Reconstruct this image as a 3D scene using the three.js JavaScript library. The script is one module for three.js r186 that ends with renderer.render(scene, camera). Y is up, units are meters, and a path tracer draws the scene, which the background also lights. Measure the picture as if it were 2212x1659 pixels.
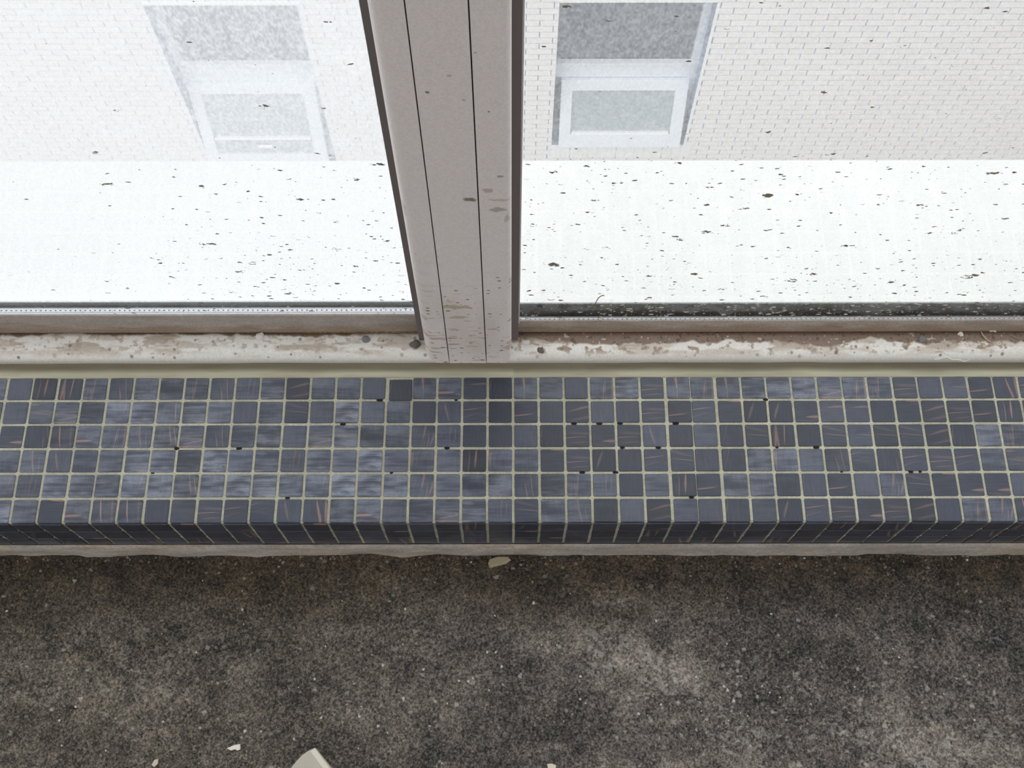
import * as THREE from 'three';
import { mergeGeometries } from 'three/addons/utils/BufferGeometryUtils.js';
import { RoundedBoxGeometry } from 'three/addons/geometries/RoundedBoxGeometry.js';

// ---------------------------------------------------------------- camera, sky, exposure
const W = 2212, H = 1659, F = 2455.16, DEG = Math.PI / 180;
const scene = new THREE.Scene();
const camera = new THREE.PerspectiveCamera(2 * Math.atan(H / 2 / F) / DEG, W / H, 0.02, 200);
const TILT = 67.49 * DEG, YAW = 0.2356 * DEG, ROLL = 0.117 * DEG;
camera.position.set(-0.0029, 0.9063, 0.2515);
camera.lookAt(camera.position.clone().add(new THREE.Vector3(Math.sin(YAW) * Math.cos(TILT), -Math.sin(TILT), -Math.cos(YAW) * Math.cos(TILT))));
camera.rotateZ(ROLL);
camera.updateMatrixWorld(true);
const renderer = new THREE.WebGLRenderer({ antialias: true });
renderer.toneMapping = THREE.LinearToneMapping;
renderer.toneMappingExposure = 2.86;
renderer.shadowMap.enabled = true;
{ // overcast sky: the zenith brighter than the horizon
  const w = 16, h = 128, d = new Float32Array(w * h * 4);
  for (let j = 0; j < h; j++) for (let i = 0; i < w; i++) {
    const e = Math.sin(((j + 0.5) / h - 0.5) * Math.PI), k = (j * w + i) * 4;
    const l = e > 0 ? 0.62 * (1 + 1.3 * e) / 1.3 : 0.16;
    d[k] = l * 0.985; d[k + 1] = l * 0.99; d[k + 2] = l * 1.01; d[k + 3] = 1;
  }
  const t = new THREE.DataTexture(d, w, h, THREE.RGBAFormat, THREE.FloatType);
  t.mapping = THREE.EquirectangularReflectionMapping; t.magFilter = t.minFilter = THREE.LinearFilter; t.colorSpace = THREE.LinearSRGBColorSpace; t.needsUpdate = true;
  scene.background = t;
}

// ---------------------------------------------------------------- helpers
let seed = 20090911;
const rnd = () => { seed = (seed + 0x6D2B79F5) | 0; let t = Math.imul(seed ^ (seed >>> 15), 1 | seed); t = (t + Math.imul(t ^ (t >>> 7), 61 | t)) ^ t; return ((t ^ (t >>> 14)) >>> 0) / 4294967296; };
const rr = (a, b) => a + (b - a) * rnd();
const clamp = (x, a = 0, b = 1) => Math.max(a, Math.min(b, x));
const sm = (a, b, x) => { const t = clamp((x - a) / (b - a)); return t * t * (3 - 2 * t); };
const hash = (x, y, s) => { let h = (Math.imul(x, 374761393) + Math.imul(y, 668265263) + Math.imul(s, 1274126177)) | 0; h = Math.imul(h ^ (h >>> 13), 1274126177); return ((h ^ (h >>> 16)) >>> 0) / 4294967296; };
function vn(x, y, s = 0) { const xi = Math.floor(x), yi = Math.floor(y), fx = x - xi, fy = y - yi, u = fx * fx * (3 - 2 * fx), v = fy * fy * (3 - 2 * fy); const a = hash(xi, yi, s), b = hash(xi + 1, yi, s), c = hash(xi, yi + 1, s), d = hash(xi + 1, yi + 1, s); return a + (b - a) * u + (c - a) * v + (a - b - c + d) * u * v; }
function fbm(x, y, s, o) { let a = 0, w = 0.5, n = 0; for (let i = 0; i < o; i++) { a += w * vn(x, y, s + i * 17); n += w; w *= 0.5; x *= 2.03; y *= 2.03; } return a / n; }
const lin = (c) => { c /= 255; return c <= 0.04045 ? c / 12.92 : Math.pow((c + 0.055) / 1.055, 2.4); };
const srgb = (r, g, b) => new THREE.Color().setRGB(lin(r), lin(g), lin(b));
// a picture pixel cast onto a level or upright plane of the place
const ray = (px, py) => new THREE.Vector3((px - W / 2) / F, -(py - H / 2) / F, -1).applyQuaternion(camera.quaternion);
const onY = (px, py, y) => { const d = ray(px, py), t = (y - camera.position.y) / d.y; return camera.position.clone().addScaledVector(d, t); };
const onZ = (px, py, z) => { const d = ray(px, py), t = (z - camera.position.z) / d.z; return camera.position.clone().addScaledVector(d, t); };
const toPx = (v) => { const p = v.clone().applyMatrix4(camera.matrixWorldInverse); return [W / 2 - p.x / p.z * F, H / 2 + p.y / p.z * F, -p.z]; };
camera.matrixWorldInverse.copy(camera.matrixWorld).invert();

const used = {};
const numbered = (n) => { const k = used[n] = (used[n] ?? -1) + 1; return k ? `${n}_${String(k).padStart(3, '0')}` : n; };
function shadows(o) { o.castShadow = o.receiveShadow = true; return o; }
function mesh(name, geo, m, parent = scene, kind) { const o = shadows(new THREE.Mesh(geo, m)); o.name = parent === scene ? numbered(name) : name; if (kind) o.userData.kind = kind; parent.add(o); return o; }
const partCount = new Map();
function part(name, geo, m, parent, kind) { // numbered within its thing
  const key = parent.uuid + name, k = partCount.get(key) ?? 0; partCount.set(key, k + 1);
  return mesh(k ? `${name}_${String(k).padStart(3, '0')}` : name, geo, m, parent, kind);
}
function group(name, data, pos = [0, 0, 0]) { const g = new THREE.Group(); g.name = numbered(name); g.position.set(...pos); Object.assign(g.userData, data); scene.add(g); return g; }
const box = (x0, x1, y0, y1, z0, z1) => new THREE.BoxGeometry(x1 - x0, y1 - y0, z1 - z0).translate((x0 + x1) / 2, (y0 + y1) / 2, (z0 + z1) / 2);
function rbox(x0, x1, y0, y1, z0, z1, r = 0.002) { return new RoundedBoxGeometry(x1 - x0, y1 - y0, z1 - z0, 2, r).translate((x0 + x1) / 2, (y0 + y1) / 2, (z0 + z1) / 2); }
// profile (list of [a, b]) swept along x: a -> z, b -> y; uv.x in metres along x, uv.y = distance round the profile in metres
function sweepX(profile, x0, x1, n = 1, bend) {
  const pos = [], uv = [], idx = []; let s = 0; const L = profile.map((p, i) => (i ? s += Math.hypot(p[0] - profile[i - 1][0], p[1] - profile[i - 1][1]) : 0));
  for (let i = 0; i <= n; i++) { const x = x0 + (x1 - x0) * i / n; profile.forEach((p, k) => { const q = bend ? bend(p, k, x) : p; pos.push(x, q[1], q[0]); uv.push(x, L[k]); }); }
  const m = profile.length;
  for (let i = 0; i < n; i++) for (let k = 0; k + 1 < m; k++) { const a = i * m + k, b = a + m; idx.push(a, b, a + 1, b, b + 1, a + 1); }
  const g = new THREE.BufferGeometry(); g.setAttribute('position', new THREE.Float32BufferAttribute(pos, 3)); g.setAttribute('uv', new THREE.Float32BufferAttribute(uv, 2)); g.setIndex(idx); g.computeVertexNormals(); return g;
}
const arc = (cx, cy, r, a0, a1, n) => Array.from({ length: n + 1 }, (_, i) => { const a = (a0 + (a1 - a0) * i / n) * DEG; return [cx + r * Math.cos(a), cy + r * Math.sin(a)]; });
function texture(w, h, f, srgbMap = true, wrap = THREE.RepeatWrapping) {
  const d = new Uint8Array(w * h * 4);
  for (let j = 0; j < h; j++) for (let i = 0; i < w; i++) { const c = f(i, j), k = (j * w + i) * 4; d[k] = clamp(c[0], 0, 255); d[k + 1] = clamp(c[1], 0, 255); d[k + 2] = clamp(c[2], 0, 255); d[k + 3] = c[3] === undefined ? 255 : clamp(c[3], 0, 255); }
  const t = new THREE.DataTexture(d, w, h); t.magFilter = THREE.LinearFilter; t.minFilter = THREE.LinearMipmapLinearFilter; t.generateMipmaps = true; t.wrapS = t.wrapT = wrap; if (srgbMap) t.colorSpace = THREE.SRGBColorSpace; t.needsUpdate = true; return t;
}
const std = (o) => new THREE.MeshStandardMaterial({ roughness: 0.8, metalness: 0, ...o });
// an irregular lump, flattened on its underside
function lump(r, sy, s, detail = 1, rough = 0.35) {
  const g = new THREE.IcosahedronGeometry(r, detail), p = g.attributes.position, v = new THREE.Vector3();
  for (let i = 0; i < p.count; i++) { v.fromBufferAttribute(p, i); const n = v.clone().normalize(); const k = 1 + rough * (vn(n.x * 1.7 + s * 3.1 + 9, n.y * 1.7 + n.z * 2.3 + 5, s) - 0.5) * 2; v.multiplyScalar(k); v.y *= sy; if (v.y < -0.25 * r * sy) v.y = -0.25 * r * sy; p.setXYZ(i, v.x, v.y, v.z); }
  g.computeVertexNormals(); return g.translate(0, 0.25 * r * sy, 0);
}

// ---------------------------------------------------------------- measures
const P = 0.0218, JOINT = 0.0022;      // mosaic pitch and joint
const FLOOR = -0.087, FRONT = -0.1412; // floor level; plane of mullion and rail fronts
const GLASS = -0.170, LEDGE_END = -0.3575;
const XR = 1.65;                       // half the room's width

// ---------------------------------------------------------------- floor, walls, ceiling
const blob = (x, z, cx, cz, rx, rz) => Math.exp(-(((x - cx) / rx) ** 2 + ((z - cz) / rz) ** 2));
const FW = 0.92, FD = 0.46;
const spots = [];
for (let i = 0; i < 13000; i++) {
  const x = rr(-FW / 2, FW / 2), z = rr(0, FD);
  const m = 0.12 + 1.0 * blob(x, z, 0.14, 0.105, 0.07, 0.03) + 0.9 * blob(x, z, 0.20, 0.14, 0.09, 0.03) + 0.8 * blob(x, z, -0.10, 0.135, 0.06, 0.02) + 0.6 * blob(x, z, -0.36, 0.12, 0.08, 0.03) + 0.7 * blob(x, z, 0.30, 0.15, 0.12, 0.05) + 0.4 * blob(x, z, 0.36, 0.08, 0.06, 0.03);
  if (rnd() > m) continue;
  spots.push([x, z, 0.0004 + 0.0018 * Math.pow(rnd(), 3.4), rr(0.2, 1)]);
}
const cell = 0.004, spotGrid = new Map();
for (const s of spots) { const k = Math.floor(s[0] / cell) + ',' + Math.floor(s[1] / cell); for (let a = -1; a <= 1; a++) for (let b = -1; b <= 1; b++) { const kk = (Math.floor(s[0] / cell) + a) + ',' + (Math.floor(s[1] / cell) + b); (spotGrid.get(kk) ?? spotGrid.set(kk, []).get(kk)).push(s); } }
const TW = 2048, TH = 1024;
const floorHeight = new Uint8Array(TW * TH * 4);
const floorMap = texture(TW, TH, (i, j) => {
  const x = (i + 0.5) / TW * FW - FW / 2, z = (j + 0.5) / TH * FD;
  const big = fbm(x * 9 + 3, z * 9, 1, 3), mid = fbm(x * 55, z * 70, 5, 3), fine = fbm(x * 560, z * 560, 11, 2), grit = vn(x * 1250, z * 1250, 31);
  let l = 0.62 + 0.30 * (big - 0.5) + 0.42 * (mid - 0.5) + 0.66 * (fine - 0.5) + 0.60 * (grit - 0.5);
  // brown damp stain along the foot of the kerb
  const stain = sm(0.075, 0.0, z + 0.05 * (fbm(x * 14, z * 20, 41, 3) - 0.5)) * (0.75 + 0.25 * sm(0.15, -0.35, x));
  const pale = 0.55 * blob(x, z, 0.06, 0.085, 0.05, 0.02) + 0.5 * blob(x, z, 0.14, 0.105, 0.055, 0.02) + 0.5 * blob(x, z, 0.36, 0.17, 0.1, 0.03) + 0.35 * blob(x, z, -0.33, 0.12, 0.09, 0.025) + 0.4 * blob(x, z, 0.16, 0.185, 0.06, 0.02) + 0.35 * blob(x, z, -0.1, 0.135, 0.06, 0.02) + 0.3 * blob(x, z, 0.09, 0.045, 0.02, 0.015);
  l += 0.40 * pale * (0.5 + mid);
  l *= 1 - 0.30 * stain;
  const wx = x + 0.0016 * (vn(x * 500, z * 500, 71) - 0.5), wz = z + 0.0016 * (vn(x * 500, z * 500, 83) - 0.5);
  let w = 0; for (const s of spotGrid.get(Math.floor(x / cell) + ',' + Math.floor(z / cell)) ?? []) { const d = Math.hypot(wx - s[0], (wz - s[1]) * 1.2); if (d < s[2] * 1.25) w = Math.max(w, s[3] * sm(s[2] * 1.25, s[2] * 0.7, d)); }
  w = Math.max(w, 0.8 * clamp(0.12 + 1.3 * pale + 0.5 * blob(x, z, 0.2, 0.14, 0.12, 0.04)) * sm(0.57, 0.64, fbm(x * 240 + 4, z * 320, 61, 3)) * sm(0.42, 0.56, fbm(x * 40, z * 50, 67, 2)));
  const pits = sm(0.80, 0.88, fbm(x * 260, z * 260, 57, 2)) * 0.5;
  const k = (j * TW + i) * 4, hgt = clamp(0.45 + 0.4 * (fine - 0.5) + 0.5 * (grit - 0.5) + 0.35 * w - 0.4 * pits + 0.3 * (mid - 0.5)) * 255;
  floorHeight[k] = floorHeight[k + 1] = floorHeight[k + 2] = hgt; floorHeight[k + 3] = 255;
  l = Math.max(0.12, l) * (1 - pits);
  const warm = clamp(0.35 + stain * 0.7 + 0.5 * sm(0.1, -0.4, x) * (1 - 0.5 * pale));
  const c = [124 * l * (1 + 0.05 * stain), (116 - 2 * warm) * l * (1 - 0.04 * stain), (112 - 13 * warm) * l * (1 - 0.17 * stain)];
  const t = hash(i, j, 3) - 0.5;
  return [c[0] + (176 - c[0]) * w * 0.75 + 5 * t, c[1] + (174 - c[1]) * w * 0.75, c[2] + (168 - c[2]) * w * 0.75 - 5 * t];
}, true, THREE.MirroredRepeatWrapping);
const floorBump = new THREE.DataTexture(floorHeight, TW, TH); floorBump.magFilter = THREE.LinearFilter; floorBump.wrapS = floorBump.wrapT = THREE.MirroredRepeatWrapping; floorBump.needsUpdate = true;
const M = {};
M.floor = std({ map: floorMap, bumpMap: floorBump, bumpScale: 0.0011, roughness: 0.92 });
{
  const g = new THREE.PlaneGeometry(2 * XR, 2.42, 66, 48).rotateX(-Math.PI / 2).translate(0, 0, 1.18), p = g.attributes.position, uv = [];
  for (let i = 0; i < p.count; i++) uv.push(p.getX(i) / FW + 0.5, p.getZ(i) / FD);
  g.setAttribute('uv', new THREE.Float32BufferAttribute(uv, 2));
  const f = group('floor', { kind: 'structure', label: 'rough stained concrete floor with pale specks below the tiled kerb' });
  part('screed', g.translate(0, FLOOR, 0), M.floor, f);
  part('slab', box(-XR - 0.1, XR + 0.1, FLOOR - 0.25, FLOOR - 0.004, -0.2, 2.5), std({ color: srgb(140, 138, 134) }), f);
}
M.plaster = std({ color: srgb(232, 230, 226), roughness: 0.9 });
// unseen glazing added to the end walls to brighten mullion and floor
const END = { y0: 0.05, y1: 2.35, z0: 0.12, z1: 2.2 };
const endWall = (a, b) => mergeGeometries([box(a, b, FLOOR, END.y0, -0.2, 2.5), box(a, b, END.y1, 2.6, -0.2, 2.5), box(a, b, END.y0, END.y1, -0.2, END.z0), box(a, b, END.y0, END.y1, END.z1, 2.5)]);
mesh('wall_left', endWall(-XR - 0.12, -XR), M.plaster, scene, 'structure');
mesh('wall_right', endWall(XR, XR + 0.12), M.plaster, scene, 'structure');
mesh('wall_back', box(-XR - 0.12, XR + 0.12, FLOOR, 2.6, 2.36, 2.5), M.plaster, scene, 'structure');
mesh('wall_front', box(-XR - 0.12, XR + 0.12, 2.28, 2.6, -0.2, -0.08), M.plaster, scene, 'structure');
mesh('ceiling', box(-XR - 0.12, XR + 0.12, 2.6, 2.75, -0.25, 2.5), M.plaster, scene, 'structure');

// ---------------------------------------------------------------- the tiled kerb
const kerb = group('kerb', { kind: 'structure', label: 'low kerb covered in small dark glass mosaic tiles with copper streaks' });
const pits = []; // dark pinholes in the joints
for (const [px, r] of [[985, 1], [820, 1], [1340, 2], [1295, 2], [1240, 2], [965, 3], [1345, 3], [1423, 3], [845, 4], [1258, 4], [1330, 4], [1765, 3], [1680, 3], [1820, 4], [1970, 4], [380, 3], [328, 4], [515, 3], [1655, 1], [1495, 5], [620, 5], [1990, 4], [690, 6], [740, 2], [1460, 2]]) {
  const p = onY(px, 815 + 54 * r, 0); pits.push([p.x, (r - 6) * P - 0.0006, rr(0.0007, 0.0016)]);
}
const GW = 1.1, GD = 0.145;
const groutMap = texture(2048, 256, (i, j) => {
  const x = (i + 0.5) / 2048 * GW - GW / 2, z = -GD + (j + 0.5) / 256 * GD;
  const n = fbm(x * 60, z * 60, 91, 3), f = vn(x * 900, z * 900, 95);
  let l = 0.93 + 0.16 * (n - 0.5) + 0.14 * (f - 0.5);
  for (const [px, pz, r] of pits) { const dx = (x - px) / (1.7 * r), dz = (z - pz) / r; if (dx * dx + dz * dz < 1) l *= 0.16; }
  return [197 * l, 194 * l, 173 * l];
});
M.grout = std({ map: groutMap, roughness: 0.95 });
function groutUV(g) { const p = g.attributes.position, uv = []; for (let i = 0; i < p.count; i++) uv.push((p.getX(i) + GW / 2) / GW, (p.getZ(i) + (p.getZ(i) > -0.001 ? p.getY(i) : 0) + GD) / GD); g.setAttribute('uv', new THREE.Float32BufferAttribute(uv, 2)); return g; }
part('grout_bed', groutUV(sweepX([[-0.0012, FLOOR - 0.004], [-0.0012, -0.0035], [-0.0022, -0.0016], [-0.0036, -0.0009], [-0.19, -0.0009]], -XR, XR, 200)), M.grout, kerb);
// tile prints: an atlas of 64 slate coloured glass prints with copper streaks and wiped grout haze; rows 0-2 clear, 3-5 hazy, 6-7 very hazy
const CELLS = 8, CP = 160;
const prints = Array.from({ length: 64 }, (_, c) => {
  const across = rnd() < 0.45, n = rnd() < 0.3 ? 0 : 1 + Math.floor(rnd() * 3.6), swing = rr(-0.25, 0.25), at = rr(0.1, 0.9), st = [];
  for (let i = 0; i < n; i++) st.push({ p: clamp(at + rr(-0.28, 0.28), 0.04, 0.96), a: swing + rr(-0.12, 0.12), w: rnd() < 0.3 ? rr(0.055, 0.11) : rr(0.016, 0.042), c: Math.pow(rnd(), 1.1) * 0.85 + 0.15, l: rr(0.35, 0.9), o: rr(0, 1) });
  return { across, st, s: c * 31 + 7, haze: c >> 3 < 3 ? rr(0, 0.2) : c >> 3 < 6 ? rr(0.25, 0.6) : rr(0.55, 1), base: rr(0.86, 1.12), brown: rr(0, 1) };
});
const tileMap = texture(CELLS * CP, CELLS * CP, (i, j) => {
  const ci = Math.floor(i / CP), cj = Math.floor(j / CP), t = prints[cj * 8 + ci], u = (i % CP + 0.5) / CP, v = (j % CP + 0.5) / CP;
  const a = t.across ? v : u, b = t.across ? u : v; // a crosses the streaks, b runs along them
  let l = t.base * (0.96 + 0.2 * (fbm(a * 26, b * 2.2, t.s, 3) - 0.5) + 0.08 * (vn(u * 60, v * 60, t.s + 2) - 0.5));
  const bw = 0.3 * t.brown * sm(0.55, 0.85, fbm(a * 7, b * 1.4, t.s + 5, 2));
  let c = [75 + 22 * bw, 79 + 8 * bw, 92 - 2 * bw].map((k) => k * l);
  for (const s of t.st) {
    const d = Math.abs(a - s.p - s.a * (b - 0.5) - 0.012 * Math.sin(b * 4 + s.o * 6)), e = Math.abs(b - s.o) / s.l, w = s.w * Math.max(0, 1 - e * e);
    const k = w <= 0 ? 0 : s.c * sm(w, w * 0.3, d) * 0.85 * (0.75 + 0.5 * vn(a * 40, b * 3, t.s + 31));
    c = [c[0] + (166 - c[0]) * k, c[1] + (128 - c[1]) * k, c[2] + (114 - c[2]) * k];
  }
  // grout haze wiped along the kerb
  const hz = t.haze * sm(0.25, 0.75, 0.55 * fbm(u * 0.8, v * 11, t.s + 9, 3) + 0.55 * fbm(u * 1.6, v * 2.6, t.s + 13, 2)) * (0.7 + 0.6 * vn(u * 9, v * 70, t.s + 21));
  c = [c[0] + (176 - c[0]) * hz * 0.66, c[1] + (183 - c[1]) * hz * 0.66, c[2] + (196 - c[2]) * hz * 0.66];
  return c;
});
const tileRough = texture(256, 256, (i, j) => { const n = 120 + 70 * (fbm(i / 9, j / 30, 3, 3) - 0.5); return [0, n, 0]; }, false);
M.tiles = [0xffffff, 0xf1f1f4, 0xe6e4e4].map((c) => new THREE.MeshPhysicalMaterial({ map: tileMap, color: c, roughness: 0.34, roughnessMap: null, specularIntensity: 0.75 }));
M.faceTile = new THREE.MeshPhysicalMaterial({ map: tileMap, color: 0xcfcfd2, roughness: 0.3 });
const tileGeo = (() => {
  const a = (P - JOINT) / 2, shape = (h, r) => { const s = new THREE.Shape(); s.moveTo(-h + r, -h); s.lineTo(h - r, -h); s.absarc(h - r, -h + r, r, -Math.PI / 2, 0); s.lineTo(h, h - r); s.absarc(h - r, h - r, r, 0, Math.PI / 2); s.lineTo(-h + r, h); s.absarc(-h + r, h - r, r, Math.PI / 2, Math.PI); s.lineTo(-h, -h + r); s.absarc(-h + r, -h + r, r, Math.PI, Math.PI * 1.5); return s; };
  const g = new THREE.ExtrudeGeometry(shape(a - 0.00035, 0.0009), { depth: 0.0030, bevelEnabled: true, bevelSize: 0.00035, bevelThickness: 0.00035, bevelSegments: 1, curveSegments: 3 });
  g.translate(0, 0, -0.00335); // face at z = 0
  return Array.from({ length: 64 }, (_, c) => { const h = g.clone(), p = h.attributes.position, uv = []; for (let i = 0; i < p.count; i++) uv.push(((c % 8) + 0.5 + clamp(p.getX(i) / (2 * a), -0.47, 0.47)) / 8, (Math.floor(c / 8) + 0.5 + clamp(p.getY(i) / (2 * a), -0.47, 0.47)) / 8); h.setAttribute('uv', new THREE.Float32BufferAttribute(uv, 2)); return h; });
})();
const hazeAt = (x, z) => 0.62 * fbm(x * 7 + 2, z * 26, 201, 3) + 0.18 * sm(0.1, -0.4, x) + 0.12 * sm(0, 0.02, -z - 0.02) * 0 + 0.05 * vn(x * 3, 4, 7);
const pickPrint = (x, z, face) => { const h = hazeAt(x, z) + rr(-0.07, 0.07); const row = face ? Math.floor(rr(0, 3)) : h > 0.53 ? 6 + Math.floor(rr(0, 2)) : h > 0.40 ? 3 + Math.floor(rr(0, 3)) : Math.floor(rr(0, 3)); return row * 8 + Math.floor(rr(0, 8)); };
const farTiles = [];
for (let c = -55; c < 56; c++) for (let r = 0; r < 9; r++) {
  const face = r > 5; let x = (c + 0.5 - 0.02) * P + rr(-0.0002, 0.0002), z = face ? 0 : (r + 0.5 - 6) * P + rr(-0.0001, 0.0001), y = face ? -(r - 6 + 0.5) * P - 0.0012 : 0;
  if (!face) { if (r === 0 && c === -5) { x += 0.0012; z += 0.0016; } if (c === 6) x += 0.0006; if (c === 7) x -= 0.0005; }
  const o = new THREE.Object3D(); o.position.set(x, y + (face ? 0 : rr(-0.0002, 0.0002)), z + (face ? rr(-0.0002, 0.0002) : -0.0003)); if (!face) o.rotation.set(-Math.PI / 2 + rr(-0.008, 0.008), rr(-0.008, 0.008), rr(-0.009, 0.009)); else o.rotation.set(rr(-0.008, 0.008), rr(-0.008, 0.008), rr(-0.006, 0.006));
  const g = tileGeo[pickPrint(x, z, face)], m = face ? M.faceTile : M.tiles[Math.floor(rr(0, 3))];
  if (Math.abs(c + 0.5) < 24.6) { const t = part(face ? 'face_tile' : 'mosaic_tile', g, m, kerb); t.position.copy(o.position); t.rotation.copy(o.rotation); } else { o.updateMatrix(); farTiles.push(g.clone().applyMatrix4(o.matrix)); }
}
part('outlying_mosaic_tiles', mergeGeometries(farTiles), M.tiles[0], kerb, 'stuff');
// mortar band under the face tiles, ragged at its foot
{
  const n = 520, prof = [[0.0002, -0.0660], [0.0016, -0.0664], [0.0030, -0.0690], [0.0038, -0.0760], [0.0046, -0.0830], [0.0052, -0.0885]];
  const g = sweepX(prof, -XR, XR, n, (p, k, x) => { const a = fbm(x * 30, k * 0.7, 301, 3) - 0.5, b = fbm(x * 110, k, 305, 2) - 0.5; return [p[0] + (k > 0 ? 0.0030 * a : 0) + (k > 3 ? 0.0034 * a + 0.0016 * b : 0), p[1] + (k > 0 && k < 5 ? 0.0012 * b : 0)]; });
  const map = texture(1024, 64, (i, j) => { const n2 = 0.9 + 0.25 * (fbm(i / 30, j / 8, 311, 3) - 0.5) + 0.14 * (vn(i / 2, j / 2, 313) - 0.5), br = sm(0.5, 0.75, fbm(i / 50, j / 12, 317, 3)); return [176 * n2, (167 - 5 * br) * n2, (158 - 12 * br) * n2]; });
  const uv = g.attributes.uv; for (let i = 0; i < uv.count; i++) uv.setXY(i, uv.getX(i) / 0.9, uv.getY(i) / 0.04);
  part('mortar_band', g, std({ map, roughness: 0.95 }), kerb);
}
// sealant fillet between mosaic and window frame
{
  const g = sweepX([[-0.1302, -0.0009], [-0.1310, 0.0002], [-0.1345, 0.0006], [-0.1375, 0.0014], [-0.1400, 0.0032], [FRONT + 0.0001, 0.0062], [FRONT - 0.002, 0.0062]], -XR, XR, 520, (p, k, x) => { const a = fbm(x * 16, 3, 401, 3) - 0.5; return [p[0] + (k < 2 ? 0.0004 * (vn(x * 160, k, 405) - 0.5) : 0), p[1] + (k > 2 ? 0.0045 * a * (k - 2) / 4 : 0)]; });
  const map = texture(1024, 32, (i, j) => { const n = 0.92 + 0.16 * (fbm(i / 60, j / 6, 411, 3) - 0.5), d = sm(0.52, 0.72, fbm(i / 45, j / 10, 417, 3)) * 0.12; const e = sm(6, 15, j + 4 * (fbm(i / 70, 3, 421, 3) - 0.5)); return [(192 - 66 * e) * n * (1 - d * 0.35), (187 - 69 * e) * n * (1 - d * 0.4), (164 - 68 * e) * n * (1 - d * 0.5)]; });  // e: shade toward the rail, painted into the sealant colour
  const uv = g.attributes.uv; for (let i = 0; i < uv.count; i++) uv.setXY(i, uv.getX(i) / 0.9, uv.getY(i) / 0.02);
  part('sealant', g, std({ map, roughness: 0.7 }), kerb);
}

// ---------------------------------------------------------------- window frame: sill rail and mullion
M.pvc = std({ color: srgb(226, 222, 220), roughness: 0.38 });
M.gasket = std({ color: srgb(112, 103, 102), roughness: 0.7 });
const RAIL_TOP = 0.017, RR = 0.011, RW = 0.92;
const railProfile = [[FRONT, -0.002], [FRONT, 0.002], ...arc(FRONT - RR, RAIL_TOP - RR, RR, 0, 90, 10), [-0.156, RAIL_TOP], [-0.161, RAIL_TOP], [-0.1668, RAIL_TOP], [-0.1668, -0.002]];
const railLen = 0.004 + 0.004 + RR * Math.PI / 2; // distance round to the start of the flat top
const railMap = texture(2048, 160, (i, j) => {
  const x = (i + 0.5) / 2048 * RW - RW / 2, v = (j + 0.5) / 160 * 0.05, t = v - railLen; // t: metres back from where the top turns flat
  const n = fbm(x * 40, v * 150, 501, 4), f = fbm(x * 190, v * 260, 507, 3), fine = vn(x * 1200, v * 1200, 511), right = sm(-0.02, 0.05, x);
  let c = [232, 228, 222];
  const mix = (d, k) => { k = clamp(k); c = [c[0] + (d[0] - c[0]) * k, c[1] + (d[1] - c[1]) * k, c[2] + (d[2] - c[2]) * k]; };
  mix([190, 176, 162], 0.6 * sm(0.45, 0.7, n) * sm(-0.013, -0.003, t));
  mix([150, 128, 110], 0.85 * sm(0.56, 0.72, f) * sm(-0.010, -0.002, t) * (0.5 + 0.5 * right));
  mix([172, 156, 140], 0.7 * sm(0.54, 0.66, fbm(x * 30 + 5, v * 120, 517, 4)) * sm(-0.008, 0, t));
  // dust lying against the foot of the glazing bead, with a ragged edge
  const edge = (0.0112 - 0.0078 * right) + 0.011 * (fbm(x * 26, 2.5, 521, 4) - 0.5) + 0.005 * (fbm(x * 130, 7, 523, 2) - 0.5);
  mix([128, 108, 93], 0.92 * sm(edge - 0.0012, edge + 0.0012, t + 0.0015 * (f - 0.5)));
  if (t > edge) { const g = vn(x * 700, v * 700, 531); mix([168, 132, 92], 0.6 * sm(0.72, 0.85, g) * (1 - right)); mix([70, 56, 46], 0.5 * sm(0.25, 0.12, g)); mix([216, 208, 198], 0.7 * sm(0.86, 0.92, vn(x * 380, v * 380, 537))); }
  // dried drops
  const gx = Math.floor(x / 0.009), gy = Math.floor(v / 0.007);
  for (let a = -1; a <= 1; a++) for (let b = -1; b <= 1; b++) { const hx = hash(gx + a, gy + b, 541), hy = hash(gx + a, gy + b, 547), hr = hash(gx + a, gy + b, 551); if (hr < 0.62) continue; const cx = (gx + a + 0.2 + 0.6 * hx) * 0.009, cy = (gy + b + 0.2 + 0.6 * hy) * 0.007, r = 0.0005 + 0.0013 * (hr - 0.62) / 0.38; const d = Math.hypot(x - cx, (v - cy) * 0.9) / r; if (d < 1.1 && t > -0.012) mix([118, 104, 96], (0.25 + 0.55 * hx) * sm(1.1, 0.7, d)); }
  mix([158, 150, 136], 0.6 * sm(-0.009, -0.019, t));  // shading of the rail front toward its foot, put into the colour
  const l = 0.97 + 0.08 * (fine - 0.5); return c.map((k) => k * l);
}, true, THREE.MirroredRepeatWrapping);
function railUV(g) { const uv = g.attributes.uv; for (let i = 0; i < uv.count; i++) uv.setXY(i, (uv.getX(i) + RW / 2) / RW, uv.getY(i) / 0.05); return g; }
const rail = mesh('trim_1', railUV(sweepX(railProfile, -XR, XR, 40)), std({ map: railMap, roughness: 0.5 }), scene, 'structure');
rail.userData.label = 'dirty rounded white plastic sill rail under both window panes';

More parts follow.
